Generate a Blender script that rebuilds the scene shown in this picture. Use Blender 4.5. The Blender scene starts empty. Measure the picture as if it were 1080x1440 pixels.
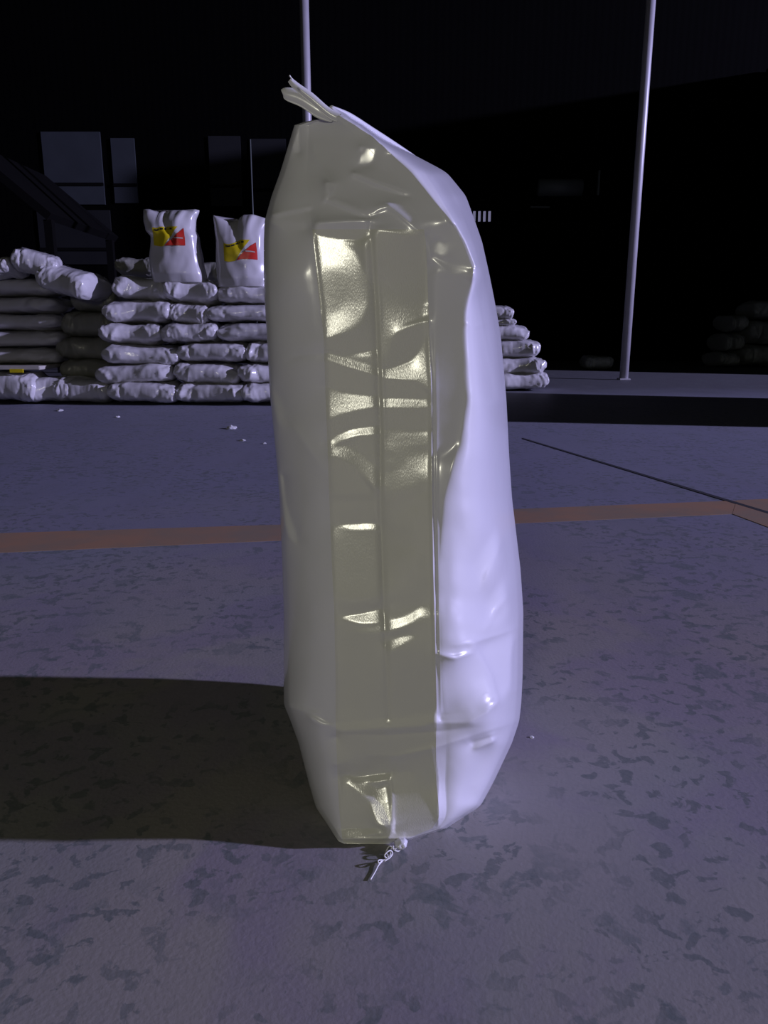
import bpy, bmesh, math, random
import numpy as np
from mathutils import Vector, Matrix, noise
PI = math.pi
S = bpy.context.scene

# ---------------------------------------------------------------- camera, world, lights, exposure
F = 1081.0; TH = math.radians(13.3); CH = 0.65
cam = bpy.data.cameras.new('camera'); camo = bpy.data.objects.new('camera', cam)
S.collection.objects.link(camo); S.camera = camo
camo.location = (0, 0, CH); camo.rotation_euler = (PI / 2 - TH, 0, 0)
cam.sensor_fit = 'VERTICAL'; cam.sensor_height = 24.0; cam.lens = 24.0 * F / 1440.0
cam.clip_start = 0.02; cam.clip_end = 200

w = bpy.data.worlds.new('night'); S.world = w; w.use_nodes = True
w.node_tree.nodes['Background'].inputs[0].default_value = (0.42, 0.55, 0.5, 1)
w.node_tree.nodes['Background'].inputs[1].default_value = 0.004

def spot(name, loc, target, power, color, size, radius, blend=0.3):
    l = bpy.data.lights.new(name, 'SPOT'); l.energy = power; l.color = color
    l.spot_size = math.radians(size); l.spot_blend = blend; l.shadow_soft_size = radius
    o = bpy.data.objects.new(name, l); S.collection.objects.link(o); o.location = loc
    o.rotation_euler = (Vector(target) - Vector(loc)).to_track_quat('-Z', 'Y').to_euler()
    return o
spot('yard_floodlight', (30, 0.15, 9.0), (0, 5.0, 0), 52000, (0.60, 0.57, 1.0), 75, 0.30)
al = bpy.data.lights.new('warm_front_lamp', 'AREA'); al.shape = 'RECTANGLE'; al.size = 0.5; al.size_y = 0.42
al.energy = 46; al.color = (1.0, 0.97, 0.78)
alo = bpy.data.objects.new('warm_front_lamp', al); S.collection.objects.link(alo)
alo.location = (-1.2, -4.0, 1.75)  # warm lamp behind the camera, up to its left
alo.rotation_euler = (Vector((0, 1, .5)) - alo.location).to_track_quat('-Z', 'Y').to_euler()

S.view_settings.view_transform = 'Standard'; S.view_settings.look = 'None'
S.view_settings.exposure = 0.0; S.view_settings.gamma = 1.0; S.view_settings.use_curve_mapping = False

# ---------------------------------------------------------------- helpers
def at(px, py, D):
    """world point seen at photo pixel (px,py) at distance Y = D"""
    a = (px - 540) / F; b = (720 - py) / F
    t = D / (math.cos(TH) + b * math.sin(TH))
    return Vector((a * t, D, CH + t * (-math.sin(TH) + b * math.cos(TH))))
def floorD(py): return CH / math.tan(TH + math.atan((py - 720) / F))
def ground(px, py):
    return at(px, py, floorD(py))

def tag(o, label=None, cat=None, group=None, kind=None):
    if label: o['label'] = label
    if cat: o['category'] = cat
    if group: o['group'] = group
    if kind: o['kind'] = kind
    return o
def link_mesh(name, me, mat, parent=None, smooth=True):
    o = bpy.data.objects.new(name, me); S.collection.objects.link(o)
    if mat and not me.materials: me.materials.append(mat)
    if parent: o.parent = parent
    if smooth:
        me.polygons.foreach_set('use_smooth', [True] * len(me.polygons))
    return o
def obj_vf(name, V, Fc, mat, parent=None, smooth=True):
    me = bpy.data.meshes.new(name); me.from_pydata([tuple(v) for v in V], [], Fc); me.update()
    return link_mesh(name, me, mat, parent, smooth)
def obj_bm(name, bm, mat, parent=None, smooth=False):
    me = bpy.data.meshes.new(name); bm.to_mesh(me); bm.free()
    return link_mesh(name, me, mat, parent, smooth)
def box(bm, lo, hi, M=None, bev=0.0):
    r = bmesh.ops.create_cube(bm, size=1)
    c = [(lo[i] + hi[i]) / 2 for i in range(3)]; s = [hi[i] - lo[i] for i in range(3)]
    for v in r['verts']:
        v.co = Vector((c[0] + v.co.x * s[0], c[1] + v.co.y * s[1], c[2] + v.co.z * s[2]))
        if M: v.co = M @ v.co
    if bev:
        es = list({e for v in r['verts'] for e in v.link_edges})
        bmesh.ops.bevel(bm, geom=es, offset=bev, segments=2, affect='EDGES')
def tube(name, pts, r, mat, parent=None, seg=8):
    V = []; Fc = []; n = len(pts); pts = [Vector(p) for p in pts]
    for i, p in enumerate(pts):
        d = (pts[min(i + 1, n - 1)] - pts[max(i - 1, 0)]).normalized()
        u = d.orthogonal().normalized() if i == 0 else (u - d * u.dot(d)).normalized()
        v = d.cross(u)
        for k in range(seg):
            a = 2 * PI * k / seg
            V.append(p + (u * math.cos(a) + v * math.sin(a)) * r)
    for i in range(n - 1):
        for k in range(seg):
            Fc.append((i * seg + k, i * seg + (k + 1) % seg, (i + 1) * seg + (k + 1) % seg, (i + 1) * seg + k))
    Fc.append(tuple(reversed(range(seg)))); Fc.append(tuple(range((n - 1) * seg, n * seg)))
    return obj_vf(name, V, Fc, mat, parent)
def smoothpts(P, n=6):
    P = [Vector(p) for p in P]; out = []
    for i in range(len(P) - 1):
        p0 = P[max(i - 1, 0)]; p1 = P[i]; p2 = P[i + 1]; p3 = P[min(i + 2, len(P) - 1)]
        for k in range(n):
            t = k / n
            out.append(0.5 * ((2 * p1) + (p2 - p0) * t + (2 * p0 - 5 * p1 + 4 * p2 - p3) * t * t + (3 * p1 - p0 - 3 * p2 + p3) * t ** 3))
    return out + [P[-1]]

class NT:
    def __init__(s, name):
        s.m = bpy.data.materials.new(name); s.m.use_nodes = True; s.t = s.m.node_tree
        s.b = s.t.nodes['Principled BSDF']; s.L = s.t.links
    def n(s, typ, **kw):
        nd = s.t.nodes.new(typ)
        for k, v in kw.items():
            if k.startswith('i_'):
                key = k[2:]; key = int(key) if key.isdigit() else key.replace('_', ' ')
                nd.inputs[key].default_value = v
            else: setattr(nd, k, v)
        return nd
    def k(s, a, b): s.L.new(a, b)
def rgb(c): return (c[0], c[1], c[2], 1)
def coords(m, scale=(1, 1, 1)):
    tc = m.n('ShaderNodeTexCoord'); mp = m.n('ShaderNodeMapping'); mp.inputs['Scale'].default_value = scale
    m.k(tc.outputs['Object'], mp.inputs[0]); return mp.outputs[0]
def plain(name, col, rough=0.6, metal=0.0, nscale=8.0, var=0.15, bump=0.0, spec=0.5):
    m = NT(name); c = coords(m)
    nz = m.n('ShaderNodeTexNoise', i_Scale=nscale, i_Detail=4.0); m.k(c, nz.inputs['Vector'])
    mx = m.n('ShaderNodeMix', data_type='RGBA')
    mx.inputs[6].default_value = rgb([x * (1 - var) for x in col]); mx.inputs[7].default_value = rgb([min(1, x * (1 + var)) for x in col])
    m.k(nz.outputs['Fac'], mx.inputs[0]); m.k(mx.outputs[2], m.b.inputs['Base Color'])
    m.b.inputs['Roughness'].default_value = rough; m.b.inputs['Metallic'].default_value = metal
    m.b.inputs['Specular IOR Level'].default_value = spec
    if bump:
        bp = m.n('ShaderNodeBump', i_Strength=bump, i_Distance=0.01); m.k(nz.outputs['Fac'], bp.inputs['Height'])
        m.k(bp.outputs[0], m.b.inputs['Normal'])
    return m.m

def film(name, col, rough, weave=0.0, coat=0.0, spec=0.5, wscale=900):
    m = NT(name)
    m.b.inputs['Base Color'].default_value = rgb(col); m.b.inputs['Roughness'].default_value = rough
    m.b.inputs['Specular IOR Level'].default_value = spec
    m.b.inputs['Coat Weight'].default_value = coat; m.b.inputs['Coat Roughness'].default_value = 0.12
    c = coords(m)
    nz = m.n('ShaderNodeTexNoise', i_Scale=22.0, i_Detail=3.0); m.k(c, nz.inputs['Vector'])
    h = nz.outputs['Fac']
    bp = m.n('ShaderNodeBump', i_Strength=0.12, i_Distance=0.004); m.k(h, bp.inputs['Height'])
    last = bp
    if weave:
        tc = coords(m, (1.0, 0.3, 0.35))
        n2 = m.n('ShaderNodeTexNoise', i_Scale=float(wscale), i_Detail=1.0); m.k(tc, n2.inputs['Vector'])
        b2 = m.n('ShaderNodeBump', i_Strength=weave, i_Distance=0.0006); m.k(n2.outputs['Fac'], b2.inputs['Height'])
        m.k(bp.outputs[0], b2.inputs['Normal']); last = b2
    m.k(last.outputs[0], m.b.inputs['Normal'])
    return m.m
M = {}
M['film'] = film('white_plastic_film', (0.71, 0.71, 0.75), 0.27, 0.05, 0.5)
M['gusset'] = film('glossy_woven_gusset_film', (0.71, 0.71, 0.64), 0.22, 0.22, 0.25, 1.0, 1100)
M['sack'] = film('white_sack_film', (0.58, 0.57, 0.58), 0.22, 0.0, 0.4)
M['duct'] = plain('dull_duct_metal', (.10, .115, .11), .6, .0, 3, .3)
M['steel'] = plain('galvanised_steel', (0.42, 0.41, 0.44), 0.45, 0.2, 5)
M['dark'] = plain('dark_painted_sheet', (0.003, 0.003, 0.003), 0.9, 0, 3, spec=0.1)
M['thread'] = plain('white_thread', (0.75, 0.75, 0.75), 0.6, 0, 60)
M['yellow'] = plain('yellow_print', (0.62, 0.50, 0.01), 0.35, 0, 20, .1)
M['red'] = plain('red_print', (0.55, 0.03, 0.02), 0.35, 0, 20, .1)
M['ink'] = plain('black_print', (0.03, 0.03, 0.02), 0.4, 0, 20)

# ---------------------------------------------------------------- floor
def concrete():
    m = NT('worn_concrete'); c = coords(m)
    def noise_(scale, detail, rough=0.5, dist=0.0, sc=None):
        nd = m.n('ShaderNodeTexNoise', i_Scale=scale, i_Detail=detail, i_Roughness=rough, i_Distortion=dist)
        m.k(coords(m, sc) if sc else c, nd.inputs['Vector']); return nd.outputs['Fac']
    def ramp(inp, a, b):
        r = m.n('ShaderNodeMapRange', i_1=a, i_2=b, clamp=True); m.k(inp, r.inputs[0]); return r.outputs[0]
    def mix(f, a, b):
        x = m.n('ShaderNodeMix', data_type='RGBA'); m.k(f, x.inputs[0])
        for s_, v in ((6, a), (7, b)):
            if isinstance(v, tuple): x.inputs[s_].default_value = rgb(v)
            else: m.k(v, x.inputs[s_])
        return x.outputs[2]
    def mul(a, b):
        x = m.n('ShaderNodeMath', operation='MULTIPLY'); m.k(a, x.inputs[0])
        if isinstance(b, float): x.inputs[1].default_value = b
        else: m.k(b, x.inputs[1])
        return x.outputs[0]
    base = mix(ramp(noise_(1.1, 3.0), .35, .65), (0.285, 0.262, 0.235), (0.228, 0.240, 0.250))
    base = mix(ramp(noise_(0.35, 2.0), .42, .62), base, (0.240, 0.205, 0.225))
    base = mix(mul(ramp(noise_(2.4, 4.0, .6, .5), .47, .57), .55), base, (0.215, 0.185, 0.255))
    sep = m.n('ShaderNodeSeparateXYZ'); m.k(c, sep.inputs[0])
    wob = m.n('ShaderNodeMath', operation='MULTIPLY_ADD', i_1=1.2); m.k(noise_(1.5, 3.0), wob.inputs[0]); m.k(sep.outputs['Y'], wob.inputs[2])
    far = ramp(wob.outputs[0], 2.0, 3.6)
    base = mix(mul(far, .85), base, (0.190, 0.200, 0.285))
    base = mix(mul(ramp(wob.outputs[0], 7.8, 9.6), .9), base, (0.055, 0.058, 0.066))  # far ground darkened in its colour in place of the lamp's falloff
    # small dark flaked blotches, clustered
    spots = ramp(noise_(34.0, 4.0, .55, .4), .555, .59)
    clus = ramp(noise_(3.2, 3.0, .6), .38, .55)
    base = mix(mul(mul(spots, clus), .75), base, (0.100, 0.125, 0.125))
    sp2 = ramp(noise_(15.0, 5.0, .6, .6), .56, .60); c2 = ramp(noise_(1.7, 2.0), .44, .56)
    base = mix(mul(mul(sp2, c2), .60), base, (0.098, 0.130, 0.132))
    fine = ramp(noise_(110.0, 3.0), .3, .7)
    base = mix(mul(fine, .22), base, (0.33, 0.30, 0.29))
    streak = ramp(noise_(6.0, 4.0, .6, 0, (1, .35, 1)), .5, .7)
    base = mix(mul(streak, .25), base, (0.16, 0.165, 0.175))
    m.k(base, m.b.inputs['Base Color'])
    m.b.inputs['Roughness'].default_value = 0.62; m.b.inputs['Specular IOR Level'].default_value = 0.35
    bp = m.n('ShaderNodeBump', i_Strength=0.25, i_Distance=0.002); m.k(noise_(160.0, 3.0), bp.inputs['Height'])
    m.k(bp.outputs[0], m.b.inputs['Normal'])
    return m.m
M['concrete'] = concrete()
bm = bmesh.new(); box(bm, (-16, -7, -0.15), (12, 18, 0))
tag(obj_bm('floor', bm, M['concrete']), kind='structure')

def paint_mat():
    m = NT('worn_orange_paint'); c = coords(m)
    nz = m.n('ShaderNodeTexNoise', i_Scale=4.0, i_Detail=7.0, i_Roughness=.65); m.k(c, nz.inputs['Vector'])
    r = m.n('ShaderNodeMapRange', i_1=.38, i_2=.62); m.k(nz.outputs['Fac'], r.inputs[0])
    mx = m.n('ShaderNodeMix', data_type='RGBA'); m.k(r.outputs[0], mx.inputs[0])
    mx.inputs[6].default_value = (0.36, 0.215, 0.13, 1); mx.inputs[7].default_value = (0.27, 0.21, 0.15, 1)
    m.k(mx.outputs[2], m.b.inputs['Base Color']); m.b.inputs['Roughness'].default_value = .6
    return m.m
M['paint'] = paint_mat()
def ground_poly(name, quads, z, mat):
    bm = bmesh.new()
    for q in quads:
        lo = [bm.verts.new((p.x, p.y, 0.0)) for p in q]; hi = [bm.verts.new((p.x, p.y, z)) for p in q]
        bm.faces.new(hi); bm.faces.new(lo[::-1])
        for i in range(4): bm.faces.new((lo[i], lo[(i + 1) % 4], hi[(i + 1) % 4], hi[i]))
    bmesh.ops.recalc_face_normals(bm, faces=bm.faces)
    return tag(obj_bm(name, bm, mat), kind='structure')
ground_poly('trim_1', [[ground(-60, 780), ground(400, 760), ground(400, 738), ground(-60, 752)],
                       [ground(400, 760), ground(730, 736), ground(730, 716), ground(400, 738)],
                       [ground(730, 736), ground(1030, 723), ground(1040, 704), ground(730, 716)]], .0012, M['paint'])
ground_poly('trim_2', [[ground(1030, 723), ground(1100, 749), ground(1100, 701), ground(1036, 704)]], .0016, M['paint'])
M['joint'] = plain('dark_joint_filler', (0.02, 0.02, 0.025), .8)
ground_poly('trim_3', [[ground(735, 617.5), ground(1090, 726), ground(1092, 723.5), ground(735, 616)]], .0020, M['joint'])

# ---------------------------------------------------------------- far structure
def corr():
    m = NT('dark_corrugated_cladding'); c = coords(m)
    wv = m.n('ShaderNodeTexWave', i_Scale=2.2, i_Distortion=0.0); wv.bands_direction = 'X'; m.k(c, wv.inputs['Vector'])
    bp = m.n('ShaderNodeBump', i_Strength=.2, i_Distance=.01); m.k(wv.outputs['Fac'], bp.inputs['Height']); m.k(bp.outputs[0], m.b.inputs['Normal'])
    nz = m.n('ShaderNodeTexNoise', i_Scale=.5, i_Detail=3.0); m.k(c, nz.inputs['Vector'])
    mx = m.n('ShaderNodeMix', data_type='RGBA'); m.k(nz.outputs['Fac'], mx.inputs[0])
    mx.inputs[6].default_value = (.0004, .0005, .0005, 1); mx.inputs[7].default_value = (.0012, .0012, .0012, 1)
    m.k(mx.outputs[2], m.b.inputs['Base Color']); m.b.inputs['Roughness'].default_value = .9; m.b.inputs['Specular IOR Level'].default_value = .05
    return m.m
M['clad'] = corr()
WY = 17.0
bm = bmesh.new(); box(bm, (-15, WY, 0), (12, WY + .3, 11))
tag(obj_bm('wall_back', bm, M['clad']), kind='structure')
M['pane'] = plain('dull_translucent_panel', (0.040, 0.046, 0.052), .6, 0, 2, .2, spec=.2)
M['pane_dim'] = plain('dim_translucent_panel', (0.014, 0.015, 0.016), .7, 0, 2, .2, spec=.2)
for i, (x0, x1, y0, y1, mt) in enumerate(((68, 141, 186, 288, 'pane'), (163, 189, 195, 286, 'pane'), (298, 338, 192, 290, 'pane_dim'), (357, 402, 196, 296, 'pane_dim'),
                                          (60, 155, 296, 372, 'pane_dim'))):
    a = at(x0, y1, WY); b = at(x1, y0, WY)
    bm = bmesh.new(); box(bm, (a.x, WY - .05, a.z), (b.x, WY + .01, b.z))
    wn = tag(obj_bm('window_%d' % (i + 1), bm, M[mt]), kind='structure')
    bm = bmesh.new(); zc = a.z * .72 + b.z * .28
    box(bm, (a.x, WY - .08, zc - .03), (b.x, WY - .04, zc + .03)); obj_bm('glazing_bar', bm, M['dark'], wn)
# unseen block added at right to shade the far yard and dim heap
bm = bmesh.new(); box(bm, (7.6, 10.8, 0), (11.6, 16.9, 5.7))
tag(obj_bm('shade_block', bm, M['clad']), kind='structure')

# left lean-to canopy
t = bpy.data.objects.new('lean_to_canopy', None); S.collection.objects.link(t)
tag(t, 'dark sloping lean-to roof above the left heap of sacks', 'canopy')
p0 = at(-60, 190, 12.2); p1 = at(72, 300, 12.2); t.location = (p0.x, 12.2, 0)
bm = bmesh.new(); d = (p1 - p0); L = d.length; ang = math.atan2(d.z, d.x)
Mx = Matrix.Translation(Vector((0, 0, p0.z))) @ Matrix.Rotation(-ang, 4, 'Y')
box(bm, (0, 0, -.12), (L, 3.0, .0), Mx); obj_bm('roof_sheet', bm, M['dark'], t)
bm = bmesh.new(); xx = p1.x - p0.x - .15; box(bm, (xx, .05, 0), (xx + .12, .17, p1.z - .08)); obj_bm('post', bm, M['dark'], t)
bm = bmesh.new(); box(bm, (xx, 2.7, 0), (xx + .12, 2.82, p1.z - .08)); obj_bm('post', bm, M['dark'], t)

# columns
def pole(px_base, py_base, px_top, r, label, h=6.5, rake=0.0):
    g = ground(px_base, py_base)
    t = bpy.data.objects.new('steel_column', None); S.collection.objects.link(t); t.location = g
    tag(t, label, 'pole')
    top = at(px_top, 0, g.y) - g; top = top * (h / top.z)
    tube('shaft', [Vector((0, 0, 0.02)), top * .5, top], r, M['steel'], t, 20)
    bm = bmesh.new(); box(bm, (-r * 1.25, -r * 1.25, 0), (r * 1.25, r * 1.25, .02), None, .004); obj_bm('base_plate', bm, M['steel'], t)
pole(877, 534, 915.5, .058, 'tall slim steel column standing in the yard right of the big sack')
pole(441, 527, 427.5, .064, 'tall slim steel column rising behind the sewn top of the big sack')
g = at(352, 200, 13.5); tube_o = tube('downpipe', [Vector((g.x, 13.5, .0)), Vector((g.x, 13.5, at(352, 196, 13.5).z))], .012, M['duct'], None, 10)
tag(tube_o, 'very thin dim pole in the dark just left of the big sack', 'pole')

# wall fittings far right
t = bpy.data.objects.new('air_duct', None); S.collection.objects.link(t); a = at(757, 264, WY - .5); t.location = (a.x, WY - .5, a.z)
tag(t, 'faint horizontal metal duct high on the dark back wall', 'duct')
b = at(818, 264, WY - .5)
tube('duct_tube', [Vector((0, 0, 0)), Vector((b.x - a.x, 0, 0))], .16, M['duct'], t, 20)
for xx in (.12, b.x - a.x - .15):
    bm = bmesh.new(); box(bm, (xx, -.02, -.19), (xx + .05, .50, -.14)); obj_bm('bracket', bm, M['dark'], t)
t = bpy.data.objects.new('lit_gaps', None); S.collection.objects.link(t); a = at(655, 312, WY); b = at(688, 298, WY); t.location = (a.x, WY, a.z)
tag(t, 'row of small bright upright slits on the dark wall beside the big sack', 'window')
M['slit_glow'] = plain('lit_opening', (.75, .75, .8), .5)
_b = M['slit_glow'].node_tree.nodes['Principled BSDF']; _b.inputs['Emission Color'].default_value = (.62, .60, 1, 1); _b.inputs['Emission Strength'].default_value = .2  # glow added to the slits, taken for a lit far window
bm = bmesh.new(); box(bm, (0, -.04, -.02), (b.x - a.x, 0, b.z - a.z + .02)); obj_bm('gap_frame', bm, M['dark'], t)
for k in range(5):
    xx = .04 + k * .105; bm = bmesh.new(); box(bm, (xx, -.10, 0), (xx + .045, -.04, b.z - a.z)); obj_bm('lit_slit', bm, M['slit_glow'], t)
a = at(840, 275, WY); b = at(842, 240, WY); bm = bmesh.new(); box(bm, (a.x - .02, WY - .07, a.z), (a.x + .02, WY, b.z), None, .008)
tag(obj_bm('conduit', bm, M['duct']), 'short pale upright conduit on the back wall right of the duct', 'conduit')
a = at(745, 293, WY); b = at(772, 291, WY); bm = bmesh.new(); box(bm, (a.x, WY - .1, a.z), (b.x, WY, b.z), None, .004)
tag(obj_bm('wall_ledge', bm, M['duct']), 'thin faint ledge on the back wall below the duct', 'ledge')

# ---------------------------------------------------------------- sacks
def lying_sack_mesh(seed, nu=72, nv=44):
    """full sack lying down; long axis X (half 1), Y half 1, Z 0..1; scaled when placed. crumpled film"""
    rnd = random.Random(seed); V = []; Fc = []; off = Vector((seed * 7.3, seed * 3.1, 0))
    folds = []
    for k in range(16):
        a = rnd.uniform(-1, 1); s_ = rnd.choice((-1, 1))
        folds.append((s_ * rnd.uniform(.45, .98), rnd.uniform(0, 2 * PI), rnd.uniform(-.5, .5), rnd.uniform(.05, .11), rnd.uniform(.03, .10) * rnd.choice((-1, 1, 1)), rnd.uniform(.3, 1.1)))
    sg = rnd.uniform(-.12, .12)
    for i in range(nu + 1):
        u = -1 + 2 * i / nu
        th = max(0.0, 1 - abs(u) ** 5.0) ** .42                  # thickness falls to the end seams
        th = .06 + .94 * th
        wy = 1.0 - .10 * (1 - abs(u)) + .05 * math.sin(3 * u + seed)
        for j in range(nv):
            v = 2 * PI * j / nv
            cy, cz = math.cos(v), math.sin(v)
            y = math.copysign(abs(cy) ** .75, cy) * wy
            z = math.copysign(abs(cz) ** .62, cz) * .5 * th
            z += .10 * noise.noise(Vector((u * 1.3, y, 0)) + off) + sg * u * .5
            p = Vector((u, y * (.72 + .28 * th), z))
            q = Vector((u * 2.6, y * 1.6, z * 3)) + off
            cr = 1 - 2 * abs(noise.noise(q)); cr2 = 1 - 2 * abs(noise.noise(q * 2.3 + Vector((9, 2, 5))))
            ea = abs(u) ** 2
            dd = (.022 + .07 * ea) * cr + (.008 + .045 * ea) * cr2
            for (fu, fa, sl, fw, am, ln) in folds:
                dv = (v - fa + PI) % (2 * PI) - PI
                dist = (u - fu) + sl * dv
                dd += am * .8 * math.exp(-abs(dist) / fw) * math.exp(-(dv / ln) ** 2)
            n_ = Vector((0, cy, cz * .9))
            p += n_ * dd * (.4 + .6 * th)
            p.x += .05 * noise.noise(Vector((y * 2, z * 2, seed))) * abs(u) ** 3
            V.append(p)
    for i in range(nu):
        for j in range(nv):
            Fc.append((i * nv + j, (i + 1) * nv + j, (i + 1) * nv + (j + 1) % nv, i * nv + (j + 1) % nv))
    Fc.append(tuple(range(nv))); Fc.append(tuple(reversed(range(nu * nv, (nu + 1) * nv))))
    zs = [p.z for p in V]; lo, hi = min(zs), max(zs)
    V = [Vector((p.x, p.y, (p.z - lo) / (hi - lo))) for p in V]
    me = bpy.data.meshes.new('lying_sack'); me.from_pydata([tuple(p) for p in V], [], Fc); me.update()
    me.materials.append(M['sack']); me.polygons.foreach_set('use_smooth', [True] * len(me.polygons))
    return me
SK = [lying_sack_mesh(s) for s in range(1, 9)]
def place_sack(x0, x1, ytop, ybot, D, depth, seed, label, group=None, tilt=0, yaw=0, mat=None, name='plastic_sack'):
    """a lying sack whose front spans the given photo box when its front stands at distance D"""
    a = at(x0, ybot, D); b = at(x1, ytop, D)
    me = SK[seed % len(SK)]
    if mat:
        me = me.copy(); me.materials.clear(); me.materials.append(mat)
    o = bpy.data.objects.new(name, me); S.collection.objects.link(o)
    wd = (b.x - a.x) * .5; h = b.z - a.z
    o.scale = (wd * (-1 if seed % 3 == 1 else 1), depth * .5, h)
    o.rotation_euler = (0, tilt, yaw)
    o.location = ((a.x + b.x) / 2, D + depth * .5, max(a.z, .004))
    return tag(o, label, 'sack', group)

CF = floorD(571.0)      # front of the centre stack
G1 = 'white sacks piled in the centre stack'
cs = [ # x0,x1,top,bot,dD,depth,seed,tilt,yaw,label
 (148, 246, 538, 572, 0.00, .55, 0, .0, .0, 'bottom white sack at the left end of the centre stack, touching the floor'),
 (133, 241, 510, 543, 0.06, .55, 1, -.08, .0, 'second white sack from the floor, left end of centre stack, sloping up to the right'),
 (139, 248, 484, 515, 0.08, .6, 2, .06, .0, 'third white sack from the floor at the left end of the centre stack'),
 (135, 222, 453, 486, 0.12, .6, 3, 0, .05, 'white sack fourth from the floor at left of centre stack, beside a dark gap'),
 (142, 237, 420, 456, 0.16, .6, 4, 0, 0, 'white sack second from the top at the left end of the centre stack'),
 (149, 228, 385, 423, 0.22, .55, 5, .10, .2, 'topmost lying white sack at left of centre stack, with a crumpled lit end'),
 (243, 345, 540, 572, 0.00, .6, 6, 0, 0, 'white sack on the floor in the middle of the centre stack'),
 (240, 333, 509, 543, 0.05, .6, 7, .05, 0, 'white sack second from the floor in the middle of the centre stack'),
 (246, 346, 480, 512, 0.08, .6, 8, -.04, 0, 'long white sack third from the floor in the middle of the centre stack'),
 (223, 303, 452, 484, 0.10, .6, 9, 0, .0, 'round-ended white sack fourth from the floor, mid centre stack, right of a dark gap'),
 (234, 290, 424, 457, 0.16, .6, 10, .06, 0, 'white sack with diagonal folds, second from top in the middle of the centre stack'),
 (227, 303, 390, 428, 0.20, .6, 11, .03, 0, 'top white sack mid centre stack, between the two upright labelled sacks'),
 (338, 425, 540, 572, -0.02, .6, 12, 0, 0, 'floor-level white sack in the right column of the centre stack, beside the big sack'),
 (332, 425, 511, 543, 0.04, .6, 13, .04, 0, 'white sack second from floor in the right column of the centre stack'),
 (342, 425, 479, 513, 0.08, .6, 14, 0, 0, 'wrinkled white sack third from floor in right column of centre stack'),
 (303, 420, 452, 481, 0.10, .6, 15, 0, 0, 'smooth white sack fourth from floor in right column of centre stack'),
 (287, 400, 426, 454, 0.14, .6, 16, .02, 0, 'white sack with bright crinkles, second from top in right column of centre stack'),
 (302, 420, 396, 430, 0.20, .6, 17, .04, 0, 'top lying white sack of right column, under the right upright labelled sack'),
]
for (x0, x1, yt, yb, dD, dp, sd, ti, yw, lb) in cs:
    place_sack(x0, x1, yt, yb + .5, CF + dD, dp, sd, lb, G1, ti, yw)
# second row behind, showing over the top
M['sack_dull'] = film('dark_grey_sack_film', (0.24, 0.24, 0.21), 0.4, 0, .1)  # darker grey film; for the gap sacks it carries shade in the colour
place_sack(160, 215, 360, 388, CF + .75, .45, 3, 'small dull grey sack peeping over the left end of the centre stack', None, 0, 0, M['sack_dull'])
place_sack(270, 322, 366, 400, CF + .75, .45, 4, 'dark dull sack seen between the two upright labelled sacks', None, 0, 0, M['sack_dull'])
for k, (x0, x1, z0, z1, lb) in enumerate(((150, 250, 388, 470, 'grey sack of the hidden back row, resting high behind the left column'),
                             )):
    pass

# left heap
LF = floorD(569.5)
G2 = 'sacks in the left heap'
ls = [
 (-30, 44, 522, 568, -.05, .5, 0, 0, 0, 'bright white sack on the floor at the far left frame edge, below the plank'),
 (28, 92, 530, 568, 0, .45, 4, 0, .1, 'pale sack on the floor, second from the left frame edge'),
 (72, 150, 534, 571, 0, .45, 6, .05, 0, 'dull grey sack on the floor in the shade, left of the centre stack'),
 (-50, 76, 488, 514, .30, .6, 1, 0, 0, 'shaded sack lying on the plank in the left heap'),
 (-50, 80, 464, 489, .32, .6, 2, 0, 0, 'shaded sack second above the plank in the left heap'),
 (-50, 78, 440, 465, .34, .6, 3, 0, 0, 'shaded sack third above the plank, with a pale streak, in the left heap'),
 (-55, 74, 415, 441, .36, .6, 5, 0, 0, 'shaded sack fourth above the plank in the left heap'),
 (-50, 72, 388, 416, .38, .6, 7, 0, 0, 'grey sack just under the two blue-lit top sacks of the left heap'),
 (4, 64, 348, 388, .05, .5, 8, .20, .2, 'topmost blue-lit crumpled sack of the left heap'),
 (-45, 12, 360, 390, .05, .5, 9, -.1, 0, 'blue-lit sack cut by the left frame edge at the top of the left heap'),
 (46, 118, 372, 416, -.02, .6, 10, .22, -.1, 'blue-lit sack drooping over the right shoulder of the left heap'),
]
for (x0, x1, yt, yb, dD, dp, sd, ti, yw, lb) in ls:
    place_sack(x0, x1, yt, yb + .5, LF + dD, dp, sd, lb, G2, ti, yw)
gs = [
 (84, 158, 504, 538, .35, .5, 12, 0, 0, 'dark shaded sack low in the gap between left heap and centre stack'),
 (78, 156, 472, 508, .40, .5, 13, 0, 0, 'dark shaded sack at mid height in the gap between left heap and centre stack'),
 (84, 156, 436, 476, .45, .5, 14, 0, 0, 'dark shaded sack second from top in the gap between left heap and centre stack'),
 (96, 156, 398, 440, .50, .5, 15, .1, 0, 'faintly blue sack at the top of the gap between left heap and centre stack'),
]
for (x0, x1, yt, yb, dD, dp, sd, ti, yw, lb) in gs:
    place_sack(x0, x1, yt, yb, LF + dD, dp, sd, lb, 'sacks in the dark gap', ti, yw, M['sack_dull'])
place_sack(80, 160, 534, 562, LF + .46, .5, 11, 'dark shaded sack on the floor at the bottom of the gap', 'sacks in the dark gap', 0, 0, M['sack_dull'])
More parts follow.
